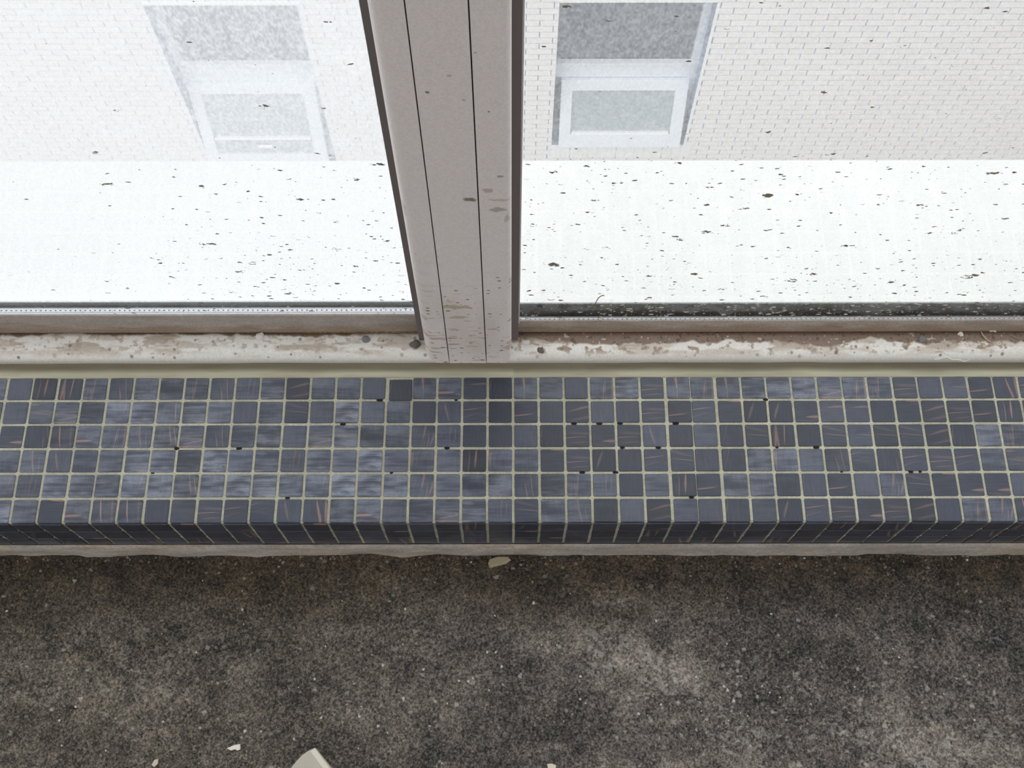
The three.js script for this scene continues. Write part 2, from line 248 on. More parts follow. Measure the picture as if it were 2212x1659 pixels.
const TAN = [186, 170, 146], MUD = [110, 96, 82];
const stains = [[990, 663, 0.0120, 0.0040, 0.8, TAN], [985, 685, 0.0125, 0.0026, 0.7, TAN], [1012, 693, 0.0045, 0.0012, 0.6, TAN], [916, 690, 0.0026, 0.0045, 0.55, TAN], [1015, 430, 0.0052, 0.0026, 0.75, MUD], [1055, 412, 0.0045, 0.0026, 0.3, MUD], [1078, 453, 0.0055, 0.0034, 0.6, [156, 142, 130]], [1080, 432, 0.0065, 0.0022, 0.45, [176, 158, 142]], [1095, 473, 0.0018, 0.0052, 0.5, TAN], [1080, 381, 0.0028, 0.0014, 0.5, MUD], [923, 199, 0.0011, 0.0011, 0.7, MUD], [872, 460, 0.0016, 0.0080, 0.45, TAN], [1056, 241, 0.0007, 0.0007, 0.8, MUD], [970, 163, 0.0016, 0.0010, 0.3, MUD]];
const MX0 = -0.0752, MX1 = -0.0018, MG = [-0.0553, -0.0234]; // mullion edges and its two grooves
const MW = 0.09, MH = 0.56;
const mullionMap = texture(512, 2048, (i, j) => {
  const x = -0.083 + (i + 0.5) / 512 * MW, y = (j + 0.5) / 2048 * MH;
  const n = fbm(x * 30, y * 12, 601, 3), low = sm(0.22, 0.02, y);
  let c = [233, 223, 220];
  const mix = (d, k) => { k = clamp(k); c = [c[0] + (d[0] - c[0]) * k, c[1] + (d[1] - c[1]) * k, c[2] + (d[2] - c[2]) * k]; };
  mix([206, 194, 184], 0.7 * low * sm(0.4, 0.75, n));
  mix([176, 158, 138], 0.75 * low * sm(0.66, 0.78, fbm(x * 60, y * 240, 605, 3)));
  // small mud drops, drawn out sideways, denser low down
  const gx = Math.floor(x / 0.008), gy = Math.floor(y / 0.005);
  for (let a = -1; a <= 1; a++) for (let b = -1; b <= 1; b++) { const h1 = hash(gx + a, gy + b, 611), h2 = hash(gx + a, gy + b, 617), h3 = hash(gx + a, gy + b, 619); if (h3 < 0.997 - 0.44 * low) continue; const cx = (gx + a + 0.2 + 0.6 * h1) * 0.008, cy = (gy + b + 0.3 + 0.4 * h2) * 0.005, r = 0.0005 + 0.0012 * h2 * h1, d = Math.hypot((x - cx) / 1.7 + 0.0004 * (vn(x * 900, y * 900, 3) - 0.5), y - cy + 0.0007 * (vn(x * 700, y * 900, 5) - 0.5)) / r; if (d < 1.2) mix([112, 96, 84], (0.35 + 0.6 * h1) * sm(1.15, 0.6, d)); }
  for (const [px, py, rx, ry, k, col] of stains) { const p = onZ(px, py, FRONT); const w = 2.3 * (fbm(x * 240 + px, y * 620, 631, 3) - 0.5); const d = Math.max(Math.abs(x - p.x) / rx, 0) ** 2 + (Math.abs(y - p.y) / ry) ** 2 + w; if (d < 1) mix(col, k * sm(1, 0.6, d)); }
  const l = 0.98 + 0.05 * (vn(x * 900, y * 900, 641) - 0.5); return c.map((q) => q * l);
});
M.mullion = std({ map: mullionMap, roughness: 0.36 });
function mullionPiece(shape, holeTop) { // shape in (x, -z), raised along y
  const g = new THREE.ExtrudeGeometry(shape, { depth: 2.28, bevelEnabled: false, curveSegments: 10, steps: 1 }); g.rotateX(-Math.PI / 2);
  const p = g.attributes.position, uv = []; for (let i = 0; i < p.count; i++) uv.push((p.getX(i) + 0.083) / MW, p.getY(i) / MH); g.setAttribute('uv', new THREE.Float32BufferAttribute(uv, 2)); return g;
}
const mullion = group('trim', { kind: 'structure', label: 'white plastic mullion with two fine grooves between the two panes' }); mullion.name = 'trim_2';
{
  const f = -FRONT, r = 0.0095, gw = 0.00042, gd = 0.004, back = 0.169;
  const L = new THREE.Shape(); L.moveTo(MG[0] - gw, f + 0.00001); L.lineTo(MG[0] - gw, f); L.lineTo(MX0 + r, f); for (const [a, b] of arc(MX0 + r, f + r, r, 270, 180, 8)) L.lineTo(a, b); L.lineTo(MX0, back); L.lineTo(MG[0] - gw, back);
  const R = new THREE.Shape(); R.moveTo(MG[1] + gw, f); R.lineTo(MG[1] + gw, back); R.lineTo(MX1, back); for (const [a, b] of arc(MX1 - r * 0.55, f + r * 0.55, r * 0.55, 0, -90, 8)) R.lineTo(a, b);
  const C = new THREE.Shape(); C.moveTo(MG[0] + gw, f - 0.0002); C.lineTo(MG[0] + gw, back - 0.002); C.lineTo(MG[1] - gw, back - 0.002); C.lineTo(MG[1] - gw, f - 0.0002);
  part('side_profile', mullionPiece(L), M.mullion, mullion); part('side_profile', mullionPiece(R), M.mullion, mullion); part('cover_strip', mullionPiece(C), M.mullion, mullion);
  part('groove_bottom', box(MG[0] - 0.001, MG[0] + 0.001, 0, 2.28, -back + 0.002, FRONT - gd), M.gasket, mullion); part('groove_bottom', box(MG[1] - 0.001, MG[1] + 0.001, 0, 2.28, -back + 0.002, FRONT - gd), M.gasket, mullion);
  part('gasket', rbox(MX1 - 0.012, 0.0041, 0.01, 2.28, -0.1695, -0.158, 0.0006), M.gasket, mullion); part('gasket', rbox(-0.0812, MX0 + 0.012, 0.01, 2.28, -0.1695, -0.158, 0.0006), M.gasket, mullion);
  part('glazing_strip', box(0.0041, 0.0052, 0.03, 2.28, -0.1698, -0.1675), M.pvc, mullion); part('glazing_strip', box(-0.0823, -0.0812, 0.03, 2.28, -0.1698, -0.1675), M.pvc, mullion);
}

// ---------------------------------------------------------------- the two windows
const dustRough = (s, lo, hi) => texture(512, 512, (i, j) => { const n = fbm(i / 60, j / 60, s, 3), f = vn(i / 1.6, j / 3.2, s + 7), g = vn(i / 3.5, j / 5, s + 9); const k = lo + (hi - lo) * clamp(0.5 + 0.35 * (n - 0.5) + 0.9 * (f - 0.5) + 0.5 * (g - 0.5)); return [0, k * 255, 0]; }, false);
M.clear = new THREE.MeshPhysicalMaterial({ color: 0xfafcfb, transmission: 1, thickness: 0, roughness: 0.02, ior: 1.5 });
M.dusty = [[701, 0.75, 0.93], [751, 0.50, 0.66]].map(([s, a, b]) => { const t = dustRough(s, a, b); t.repeat.set(3.2, 3.2); return new THREE.MeshPhysicalMaterial({ color: 0xf6f7f6, transmission: 1, thickness: 0, roughness: 1, roughnessMap: t, ior: 1.45, specularIntensity: 0.4 }); });
M.mud = std({ color: srgb(140, 130, 112), roughness: 0.95 });
M.footGrit = std({ color: srgb(212, 205, 192), roughness: 0.95 });
M.spacer = std({ color: srgb(214, 217, 222), roughness: 0.32, metalness: 0.65 });
M.lip = std({ color: srgb(80, 88, 94), roughness: 0.75 }); M.lipHazed = std({ color: srgb(150, 157, 166), roughness: 0.7 });  // left lip paler: the haze of its pane is in the colour
const beadMap = texture(1024, 64, (i, j) => { // dusty plastic
  const n = fbm(i / 40, j / 9, 801, 4), g = vn(i / 2.2, j / 2.2, 805), y = j / 64; const d = sm(0.6, 0.1, y + 0.4 * (n - 0.5)); const l = 0.96 + 0.14 * (n - 0.5) + 0.12 * (g - 0.5); return [(168 - 18 * d) * l, (158 - 28 * d) * l, (150 - 38 * d) * l]; });
M.bead = std({ map: beadMap, roughness: 0.85 });
function mudFleck(s, w) { // a flat dried spatter, a little thick, ragged
  const n = 11, pos = [0, 0, 0.0004], idx = [], ring = rnd() < 0.3;
  const asp = rr(0.3, 0.62), rot = rr(-0.35, 0.35), cs = Math.cos(rot), sn = Math.sin(rot);
  const pts = Array.from({ length: n }, (_, i) => { const a = i / n * 2 * Math.PI, r = w / 2 * (0.55 + 0.75 * rnd()), x = r * Math.cos(a), y = r * asp * Math.sin(a); return [x * cs - y * sn, x * sn + y * cs]; });
  if (ring) { // a crescent left by the rim of a drop
    const a0 = rr(Math.PI * 0.9, Math.PI * 1.25), a1 = a0 + rr(1.8, 3.6), m = 8; pos.length = 0;
    for (let i = 0; i <= m; i++) { const a = a0 + (a1 - a0) * i / m, t = 0.05 + 0.22 * Math.sin(i / m * Math.PI) * (0.6 + 0.8 * rnd()); for (const k of [1 + t, 1 - t]) pos.push(w / 2 * k * Math.cos(a), w / 2 * asp * k * Math.sin(a), 0.0002); }
    for (let i = 0; i < m; i++) { const a = i * 2; idx.push(a, a + 1, a + 2, a + 2, a + 1, a + 3); }
  } else { for (const [x, y] of pts) pos.push(x, y, 0.00003); for (let i = 0; i < n; i++) idx.push(0, 1 + i, 1 + (i + 1) % n); }
  const g = new THREE.BufferGeometry(); g.setAttribute('position', new THREE.Float32BufferAttribute(pos, 3)); g.setIndex(idx); g.computeVertexNormals(); return g;
}
function mudSplash(w) { // a burst drop: a broken rim with crumbs inside it and flung out to one side
  const gs = [mudFleck(0, w * rr(0.45, 0.7)).translate(rr(-0.15, 0.15) * w, rr(-0.1, 0.05) * w, 0)], n = 5 + Math.floor(rnd() * 6), d = rr(0.6, 1.3) * (rnd() < 0.5 ? -1 : 1);
  for (let i = 0; i < n; i++) { const a = rr(0, 6.28), r = w * rr(0.2, 0.55); gs.push(mudFleck(0, w * rr(0.08, 0.3)).translate(r * Math.cos(a) + 0.1 * d * w, r * 0.42 * Math.sin(a), 0)); }
  return mergeGeometries(gs);
}
const WIN = [];
function makeWindow(n, x0, x1, bead, lip, spacerY, dusty, label) {
  const w = group('window', { kind: 'structure', label }); w.name = `window_${n}`;
  const gb = sweepX([[-0.1655, RAIL_TOP - 0.001], [-0.1655, RAIL_TOP + 0.004], [-0.1682, bead - 0.0006], [-0.1686, bead], [-0.1699, bead + 0.0001]], x0, x1, 60), uv = gb.attributes.uv;
  for (let i = 0; i < uv.count; i++) uv.setXY(i, uv.getX(i) / 0.5, uv.getY(i) / 0.03);
  part('glazing_bead', gb, M.bead, w);
  const pane = (z, m, name) => { const g = new THREE.PlaneGeometry(x1 - x0, 2.27 - 0.012).translate((x0 + x1) / 2, (2.27 + 0.012) / 2, z), q = g.attributes.uv, p = g.attributes.position; for (let i = 0; i < q.count; i++) q.setXY(i, p.getX(i), p.getY(i)); return part(name, g, m, w); };
  pane(-0.1702, M.clear, 'inner_pane'); pane(-0.1835, dusty, 'outer_pane');
  // spacer bar: two rounded shoulders with a row of breather holes
  const sp = part('spacer_bar', sweepX([[-0.1722, spacerY - 0.006], [-0.1722, spacerY - 0.0006], [-0.1728, spacerY], [-0.1760, spacerY - 0.0002], [-0.1764, spacerY - 0.0008], [-0.1768, spacerY - 0.0002], [-0.1806, spacerY], [-0.1812, spacerY - 0.0006], [-0.1812, spacerY - 0.006]], x0, x1, 1), M.spacer, w);
  const holes = []; for (let x = Math.max(x0, -0.5); x < Math.min(x1, 0.5); x += 0.0042) holes.push(box(x, x + 0.0012, spacerY - 0.0004, spacerY + 0.00004, -0.1785, -0.1776)); 
  part('breather_holes', mergeGeometries(holes), M.gasket, sp, 'stuff');
  part('outer_lip', rbox(x0, x1, -0.06, lip, -0.1849, -0.1838, 0.0004), n === 1 ? M.lipHazed : M.lip, w);
  WIN.push(w);
  return w;
}
const win1 = makeWindow(1, -XR, -0.0785, 0.0445, 0.0402, 0.0352, M.dusty[0], 'left window pane hazy with dust above the bright spacer bar');
const win2 = makeWindow(2, 0.0015, XR, 0.0330, 0.0357, 0.0166, M.dusty[1], 'right window pane splashed with mud above the dirty grey strip');
for (const [n, x] of [[3, -XR - 0.06], [4, XR + 0.06]]) { // unseen end windows, added for more light on the frame and floor
  const w = group('window', { kind: 'structure', label: n === 3 ? 'added unseen end window that lights the balcony from the left' : 'added unseen end window that lights the balcony from the right' }); w.name = `window_${n}`;
  const { y0, y1, z0, z1 } = END, zm = (z0 + z1) / 2, f = 0.05;
  part('frame', mergeGeometries([box(x - 0.03, x + 0.03, y0, y0 + f, z0, z1), box(x - 0.03, x + 0.03, y1 - f, y1, z0, z1), box(x - 0.03, x + 0.03, y0 + f, y1 - f, z0, z0 + f), box(x - 0.03, x + 0.03, y0 + f, y1 - f, z1 - f, z1), box(x - 0.03, x + 0.03, y0 + f, y1 - f, zm - f / 2, zm + f / 2)]), M.pvc, w);
  part('pane', new THREE.PlaneGeometry(z1 - z0 - 2 * f, y1 - y0 - 2 * f).rotateY(Math.PI / 2).translate(x, (y0 + y1) / 2, zm), M.clear, w);
}
// mud on the glass: each large splash a part, the fine flecks joined
const splashes = [[1200, 570, 36, 1], [1715, 606, 24, 1], [1655, 423, 28, 1], [1608, 450, 18, 1], [1526, 501, 22, 1], [1465, 352, 12, 1], [2150, 374, 22, 1], [2172, 398, 9, 1], [1470, 518, 16, 1], [1404, 596, 18, 1], [1500, 592, 22, 1], [1827, 530, 20, 1], [2010, 503, 17, 1], [2080, 495, 13, 1], [1285, 433, 15, 1], [1195, 372, 15, 1], [1560, 487, 13, 1], [1985, 443, 17, 1], [2060, 503, 15, 1], [2090, 598, 30, 1], [1565, 624, 20, 1], [1925, 610, 15, 1], [2173, 472, 14, 1], [1760, 592, 18, 1], [1139, 355, 8, 1], [2105, 594, 26, 1], [1650, 640, 18, 1], [1898, 580, 14, 1],
  [208, 329, 18, 0], [650, 430, 20, 0], [450, 526, 26, 0], [768, 388, 16, 0], [622, 634, 22, 0], [728, 537, 17, 0], [547, 568, 22, 0], [518, 587, 18, 0], [328, 557, 9, 0], [341, 561, 10, 0], [650, 583, 14, 0], [820, 354, 20, 0], [728, 479, 10, 0], [576, 229, 15, 0], [404, 485, 8, 0], [770, 575, 14, 0], [252, 238, 7, 0], [232, 397, 24, 0], [835, 520, 13, 0], [690, 460, 8, 0]];
for (const [px, py, s, k] of splashes) { const p = onZ(px, py, -0.1700); const t = part('mud_splash', mudSplash(s / 2500 * 1.15), M.mud, WIN[k]); t.position.copy(p); }
{ // a pale wiped smear low on the right pane
  const gs = []; for (let i = 0; i < 46; i++) { const t = rnd(), p = onZ(2032 + 160 * t + rr(-5, 5), 345 - 110 * t + rr(-5, 5), -0.1699); gs.push(mudFleck(0, rr(0.8, 3.4) / 1000).translate(p.x, p.y, p.z)); }
  part('pale_smear', mergeGeometries(gs), std({ color: srgb(250, 250, 248), roughness: 0.9, transparent: true, opacity: 0.5 }), WIN[1], 'stuff');
}
for (const k of [0, 1]) {
  const gs = []; let tries = 0; const want = k ? 900 : 420;
  while (gs.length < want && tries++ < 40000) {
    const px = k ? rr(1130, 2260) : rr(-60, 890), py = rr(0, 690);
    const dens = k ? 0.05 + 0.5 * sm(320, 350, py) + 0.5 * sm(500, 650, py) : (0.04 + 0.25 * sm(300, 420, py) + 0.6 * sm(450, 640, py)) * (0.12 + 0.88 * sm(120, 620, px));
    if (rnd() > dens) continue;
    const p = onZ(px, py, -0.1700); if (p.y < (k ? 0.034 : 0.0455) || p.x < -0.6 || p.x > 0.6) continue;
    gs.push(mudFleck(0, (0.8 + 3.4 * Math.pow(rnd(), 2.2)) / 1000 * (1 + 0.35 * sm(560, 690, py))).translate(p.x, p.y, p.z));
  }
  // pale grit spattered along the foot of the pane
  const foot = []; for (let i = 0; i < (k ? 700 : 190); i++) { const x = k ? rr(0.006, 0.56) : rr(-0.56, -0.085), y = (k ? 0.0345 : 0.0455) + (k ? 0.030 : 0.016) * rnd(); foot.push(mudFleck(0, (0.7 + (k ? 4.2 : 2.6) * Math.pow(rnd(), 2.4)) / 1000).translate(x, y, -0.1698)); }
  part('grit_flecks', mergeGeometries(foot), M.footGrit, WIN[k], 'stuff');
  part('mud_flecks', mergeGeometries(gs.map((g) => g)), M.mud, WIN[k], 'stuff');
}

// ---------------------------------------------------------------- outside: ledge, ground and the building opposite
M.ledge = std({ map: texture(512, 128, (i, j) => { const n = 0.96 + 0.07 * (fbm(i / 50, j / 30, 901, 4) - 0.5) + 0.03 * (vn(i / 2, j / 2, 905) - 0.5); return [246 * n, 246 * n, 243 * n]; }), roughness: 0.85 });
mesh('trim', sweepX([[-0.1851, -0.006], [LEDGE_END + 0.004, -0.006], [LEDGE_END, -0.009], [LEDGE_END, -0.12], [-0.187, -0.12]], -2.2, 2.2, 1), M.ledge, scene, 'structure').name = 'trim_3';
scene.children[scene.children.length - 1].userData.label = 'white painted concrete ledge outside the glass';
mesh('wall_outside', box(-2.2, 2.2, -13, -0.12, -0.26, -0.2), std({ color: srgb(214, 212, 208) }), scene, 'structure');
mesh('ground', box(-30, 30, -13.2, -13, -30, 10), std({ color: srgb(150, 150, 146) }), scene, 'structure');

mesh('added_wing', box(6.3, 10, -13, 14, -6.8, -1.0), std({ color: srgb(206, 200, 194) }), scene, 'structure');  // unseen wing, added to shade the right of the facade opposite
const ZB = -6.8, bld = group('apartment_building', { label: 'pale tiled apartment building opposite with two open top-hung windows', category: 'building' });
const BW = 0.25, BH = 0.0798, BJ = 0.0095;
M.joint = std({ color: srgb(120, 136, 170) });
M.brick = [[241, 235, 231], [243, 237, 233], [238, 232, 228], [242, 236, 232]].map((c) => std({ color: srgb(...c), roughness: 0.6 }));
const OPEN = [{ x0: -3.295, x1: -1.908, y0: -9.85, y1: -7.21 }, { x0: 0.445, x1: 1.866, y0: -9.40, y1: -7.18 }];
{ // the wall with its two window openings, deep reveals
  const s = new THREE.Shape(); s.moveTo(-8, -13); s.lineTo(8.5, -13); s.lineTo(8.5, 1.6); s.lineTo(-8, 1.6);
  for (const o of OPEN) { const h = new THREE.Path(); h.moveTo(o.x0, o.y0); h.lineTo(o.x0, o.y1); h.lineTo(o.x1, o.y1); h.lineTo(o.x1, o.y0); s.holes.push(h); }
  part('wall', new THREE.ExtrudeGeometry(s, { depth: 0.3, bevelEnabled: false }).translate(0, 0, ZB - 0.306), M.joint, bld);
  part('rear_wall', box(-8, 8.5, -13, 1.6, ZB - 4, ZB - 0.9), std({ color: srgb(90, 92, 96) }), bld);
}
{
  const cand = [];
  for (let r = -150; r < -48; r++) { const y0 = r * BH, y1 = y0 + BH - BJ; for (let c = -31; c < 34; c++) {
    let segs = [[c * BW + (r & 1 ? BW / 2 : 0) + 0.03, c * BW + (r & 1 ? BW / 2 : 0) + BW - BJ + 0.03]];
    for (const o of OPEN) { if (y1 < o.y0 || y0 > o.y1) continue; segs = segs.flatMap(([a, b]) => b < o.x0 || a > o.x1 ? [[a, b]] : [[a, Math.min(b, o.x0)], [Math.max(a, o.x1), b]].filter(([p, q]) => q - p > 0.03)); }
    for (const [a, b] of segs) { if (a < -7.9 || b > 8.4) continue; const v = toPx(new THREE.Vector3((a + b) / 2, (y0 + y1) / 2, ZB)); const seen = v[1] > -8 && v[1] < 338 && v[0] > -20 && v[0] < 2232 && !(v[0] > 800 && v[0] < 1115); cand.push({ a, b, y0, y1, rank: seen ? (b - a) / v[2] : 0 }); }
  } }
  cand.sort((p, q) => q.rank - p.rank);
  const whole = new THREE.BoxGeometry(BW - BJ, BH - BJ, 0.008), rest = [];
  cand.forEach((t, i) => {
    if (i < 300) { const o = part('facade_tile', whole, M.brick[Math.floor(rnd() * 4)], bld); o.position.set((t.a + t.b) / 2, (t.y0 + t.y1) / 2, ZB - 0.004 + rr(-0.0006, 0.0006)); o.scale.x = (t.b - t.a) / (BW - BJ); }
    else rest.push(new THREE.BoxGeometry(t.b - t.a, t.y1 - t.y0, 0.008).translate((t.a + t.b) / 2, (t.y0 + t.y1) / 2, ZB - 0.004));
  });
  part('smaller_facade_tiles', mergeGeometries(rest), M.brick[0], bld, 'stuff');
}
M.bframe = std({ color: srgb(226, 230, 236), roughness: 0.5 });
M.btrim = std({ color: srgb(244, 243, 240), roughness: 0.5 });
M.darkGlass = new THREE.MeshPhysicalMaterial({ color: srgb(52, 58, 72), roughness: 0.12 });
M.paleGlass = new THREE.MeshPhysicalMaterial({ color: srgb(158, 166, 172), roughness: 0.15 });
function facadeWindow(o, tr0, tr1, len, jambs, sash, glass) {
  const z = ZB - 0.2, g = [];
  g.push(box(o.x0, o.x1, tr1, tr0, z - 0.05, z + 0.01), box(o.x0 + 0.03, o.x1 - 0.03, tr0, tr0 + 0.03, z - 0.02, z + 0.035));
  for (const [a, b] of jambs) g.push(box(a, b, o.y0, o.y1, z - 0.05, z + 0.02));
  g.push(box(o.x0, o.x1, o.y0 - 0.01, o.y0 + 0.05, z - 0.05, z + 0.01));
  const f = part('window', mergeGeometries(g), M.bframe, bld);
  part('pane', box(o.x0, o.x1, tr0, o.y1 + 0.05, z - 0.04, z - 0.03), M.darkGlass, f);
  part('shade_sheet', box(o.x0, o.x1, o.y0, tr1, z - 0.09, z - 0.08), std({ color: srgb(84, 88, 94) }), f);  // sheet coloured dark for the shade behind the open sash
  // top-hung sash, open at the foot
  const piv = part('sash', mergeGeometries([rbox(sash[0], sash[1], -glass[2], 0, -0.03, 0.03, 0.008), rbox(sash[0], sash[1], -len, -glass[3], -0.03, 0.03, 0.008), rbox(sash[0], glass[0], -glass[3] - 0.01, -glass[2] + 0.01, -0.03, 0.03, 0.008), rbox(glass[1], sash[1], -glass[3] - 0.01, -glass[2] + 0.01, -0.03, 0.03, 0.008)]), M.bframe, f);
  piv.position.set(0, tr1, z + 0.03); piv.rotation.x = -Math.asin(0.225 / len);
  const add = (name, geo, m) => { const q = part(name, geo, m, f); q.position.copy(piv.position); q.rotation.copy(piv.rotation); return q; };
  add('sash_pane', box(glass[0] - 0.01, glass[1] + 0.01, -glass[3] - 0.01, -glass[2] + 0.01, -0.012, -0.006), M.paleGlass);
  add('lower_bead', rbox(glass[0] + 0.01, glass[1] - 0.01, -glass[4], -glass[4] + 0.025, -0.01, 0.034, 0.006), M.btrim);
  return add;
}
const addL = facadeWindow(OPEN[0], -8.29, -8.545, 1.12, [[-3.295, -3.235], [-1.97, -1.908]], [-3.275, -1.975], [-3.15, -2.11, 0.13, 0.98, 0.76]);
addL('handle', rbox(-2.70, -2.55, -0.885, -0.85, -0.004, 0.03, 0.01), M.btrim);
facadeWindow(OPEN[1], -8.275, -8.49, 0.875, [[1.79, 1.866]], [0.517, 1.808], [0.635, 1.68, 0.13, 0.70, 0.70]);
part('corner_trim', box(1.862, 1.89, -9.7, -7.18, ZB - 0.01, ZB + 0.006), M.btrim, bld);
for (const o of OPEN) part('lintel_strip', box(o.x0, o.x1 + 0.03, o.y1 - 0.005, o.y1 + 0.03, ZB - 0.02, ZB + 0.006), M.btrim, bld);
for (let x = 0.45; x < 1.86; x += 0.1) part('sill_tile', box(x, x + 0.093, -9.62, -9.405, ZB - 0.006, ZB + 0.004), M.btrim, bld);

// ---------------------------------------------------------------- loose things
const thing = (name, label, category, geo, m, pos, turn = 0, grp) => { const o = mesh(name, geo, m); o.position.set(pos.x, pos.y, pos.z); o.rotation.y = turn; Object.assign(o.userData, { label, category }); if (grp) o.userData.group = grp; return o; };
M.cement = std({ color: srgb(122, 122, 124), roughness: 0.95 }); M.cementPale = std({ color: srgb(214, 212, 208), roughness: 0.95 }); M.cementDark = std({ color: srgb(104, 98, 90), roughness: 0.95 });
const onRail = (px, py, y = RAIL_TOP) => onY(px, py, y);
thing('cement_crumb', 'pale cement crumb on the dirty sill rail under the left pane', 'crumb', lump(0.0036, 0.7, 3), M.cementPale, onRail(561, 727));
thing('cement_crumb', 'round grey cement crumb on the sill rail left of the mullion', 'crumb', lump(0.0036, 0.8, 5), M.cement, onRail(790, 734));
thing('cement_crumb', 'dark cement crumb touching the left edge of the mullion foot', 'crumb', lump(0.0042, 0.7, 8), M.cementDark, onRail(897, 745));
thing('cement_crumb', 'dark dried cement drop on the sill rail right of the mullion', 'crumb', lump(0.0030, 0.6, 12), M.cementDark, onRail(1168, 757, 0.0158));
thing('pebble', 'dark round pebble in the dust at the foot of the right pane', 'pebble', lump(0.0030, 0.9, 17), M.cement, onRail(1992, 733));
M.wood = std({ color: srgb(176, 164, 140), roughness: 0.9 }); M.plasterFlake = std({ color: srgb(222, 218, 206), roughness: 0.9 });
function splinter(l, w, h, s) { const g = new THREE.BoxGeometry(l, h, w, 8, 1, 1), p = g.attributes.position; for (let i = 0; i < p.count; i++) { const t = p.getX(i) / l + 0.5, k = 0.35 + 0.65 * Math.sin(Math.PI * clamp(t * 0.9 + 0.08)); p.setXYZ(i, p.getX(i), p.getY(i) * k + 0.0006 * (vn(t * 4, 1, s) - 0.5), p.getZ(i) * k + 0.0018 * (vn(t * 3, 9, s) - 0.5)); } g.computeVertexNormals(); return g.translate(0, h / 2 + 0.0004, 0); }
thing('wood_splinter', 'long thin pale wood splinter lying in the dust below the right pane', 'splinter', splinter(0.0125, 0.0012, 0.0012, 5), M.wood, onRail(2128, 730), -0.95);
thing('wood_splinter', 'short broad pale wood chip beside the long splinter on the rail', 'splinter', splinter(0.0070, 0.0022, 0.0012, 9), M.plasterFlake, onRail(2142, 715), -0.5);
thing('wood_splinter', 'curved thin dark twig near the right end of the sill rail', 'splinter', splinter(0.0100, 0.0008, 0.0008, 14), std({ color: srgb(150, 140, 128) }), onRail(2190, 730), -0.55);
thing('plaster_flake', 'small white plaster flake in the dust below the right pane', 'flake', lump(0.0022, 0.5, 21, 1, 0.6), M.plasterFlake, onRail(2076, 722));
{
  const fit = [[2018, 776], [2033, 774], [2043, 771], [2056, 776], [2072, 777], [2084, 780], [2096, 776]].map(([px, py]) => { for (let a = 90; a >= 0; a -= 0.5) { const z = FRONT - RR + RR * Math.cos(a * DEG), y = RAIL_TOP - RR + RR * Math.sin(a * DEG), h = onZ(px, py, z); if (h.y >= y) return new THREE.Vector3(h.x, y + 0.0002, z + 0.0002); } return onZ(px, py, FRONT); });
  const g = new THREE.TubeGeometry(new THREE.CatmullRomCurve3(fit), 36, 0.00055, 5);
  const o = mesh('thread', g, M.plasterFlake); Object.assign(o.userData, { label: 'short curled white thread stuck to the rounded front of the rail', category: 'thread' });
}
{ // a blade of straw clinging to the pane
  const pts = [[1281, 669], [1284, 660], [1290, 648], [1296, 641], [1303, 638], [1306, 639]].map(([x, y], i) => onZ(x, y, -0.1692 + 0.0004 * i));
  const o = mesh('straw', new THREE.TubeGeometry(new THREE.CatmullRomCurve3(pts), 24, 0.00042, 5), std({ color: srgb(138, 120, 88), roughness: 0.9 })); Object.assign(o.userData, { label: 'thin curved straw clinging to the foot of the right pane', category: 'straw' });
}
{ // sand heaped in the corner left of the mullion
  const g = new THREE.IcosahedronGeometry(0.00055, 0), n = 620, im = new THREE.InstancedMesh(g, std({ color: 0xffffff, roughness: 0.9 }), n), o = new THREE.Object3D(), c = new THREE.Color();
  for (let i = 0; i < n; i++) { const t = Math.pow(rnd(), 1.6), px = 905 - 240 * t, d = rnd() * rnd(); const p = onRail(px, 697 + 22 * d * (1 - 0.6 * t)); o.position.set(p.x, RAIL_TOP + 0.0003 + 0.0016 * (1 - t) * (1 - d) * rnd(), Math.max(p.z, -0.1652)); o.rotation.set(rr(0, 6), rr(0, 6), rr(0, 6)); o.scale.set(rr(0.4, 1.5), rr(0.4, 1.1), rr(0.4, 1.4)); o.updateMatrix(); im.setMatrixAt(i, o.matrix); const k = rnd(); im.setColorAt(i, k < 0.4 ? c.copy(srgb(150, 112, 70)) : k < 0.7 ? c.copy(srgb(120, 92, 66)) : k < 0.88 ? c.copy(srgb(176, 150, 112)) : c.copy(srgb(80, 66, 54))); }
  im.name = 'sand_grains'; shadows(im); im.userData = { kind: 'stuff', label: 'orange brown sand heaped in the corner left of the mullion', category: 'sand' }; scene.add(im);
}
// on the floor
function chip(pts, h, r = 0.0006) { const s = new THREE.Shape(pts.map(([a, b]) => new THREE.Vector2(a, b))); return new THREE.ExtrudeGeometry(s, { depth: h, bevelEnabled: true, bevelSize: r, bevelThickness: r, bevelSegments: 2, steps: 1 }).rotateX(-Math.PI / 2).translate(0, r, 0); }
const pix = (list, cx, cy) => { const c = onY(cx, cy, FLOOR); return list.map(([x, y]) => { const p = onY(x, y, FLOOR); return [p.x - c.x, -(p.z - c.z)]; }); };
thing('mortar_chip', 'beige mortar chip on the floor against the foot of the kerb', 'chip', chip(pix([[1060, 1212], [1075, 1207], [1096, 1207], [1100, 1211], [1092, 1217], [1072, 1222], [1060, 1225], [1057, 1219]], 1078, 1215), 0.003, 0.001), std({ color: srgb(158, 146, 120), roughness: 0.95 }), onY(1078, 1215, FLOOR));
thing('plaster_chip', 'small jagged white plaster chip near the pale offcut', 'chip', chip(pix([[493, 1616], [508, 1610], [519, 1608], [519, 1618], [514, 1620], [509, 1617], [500, 1620]], 506, 1615), 0.002, 0.0004), std({ color: srgb(226, 216, 208) }), onY(506, 1615, FLOOR)).rotation.x = 0.12;
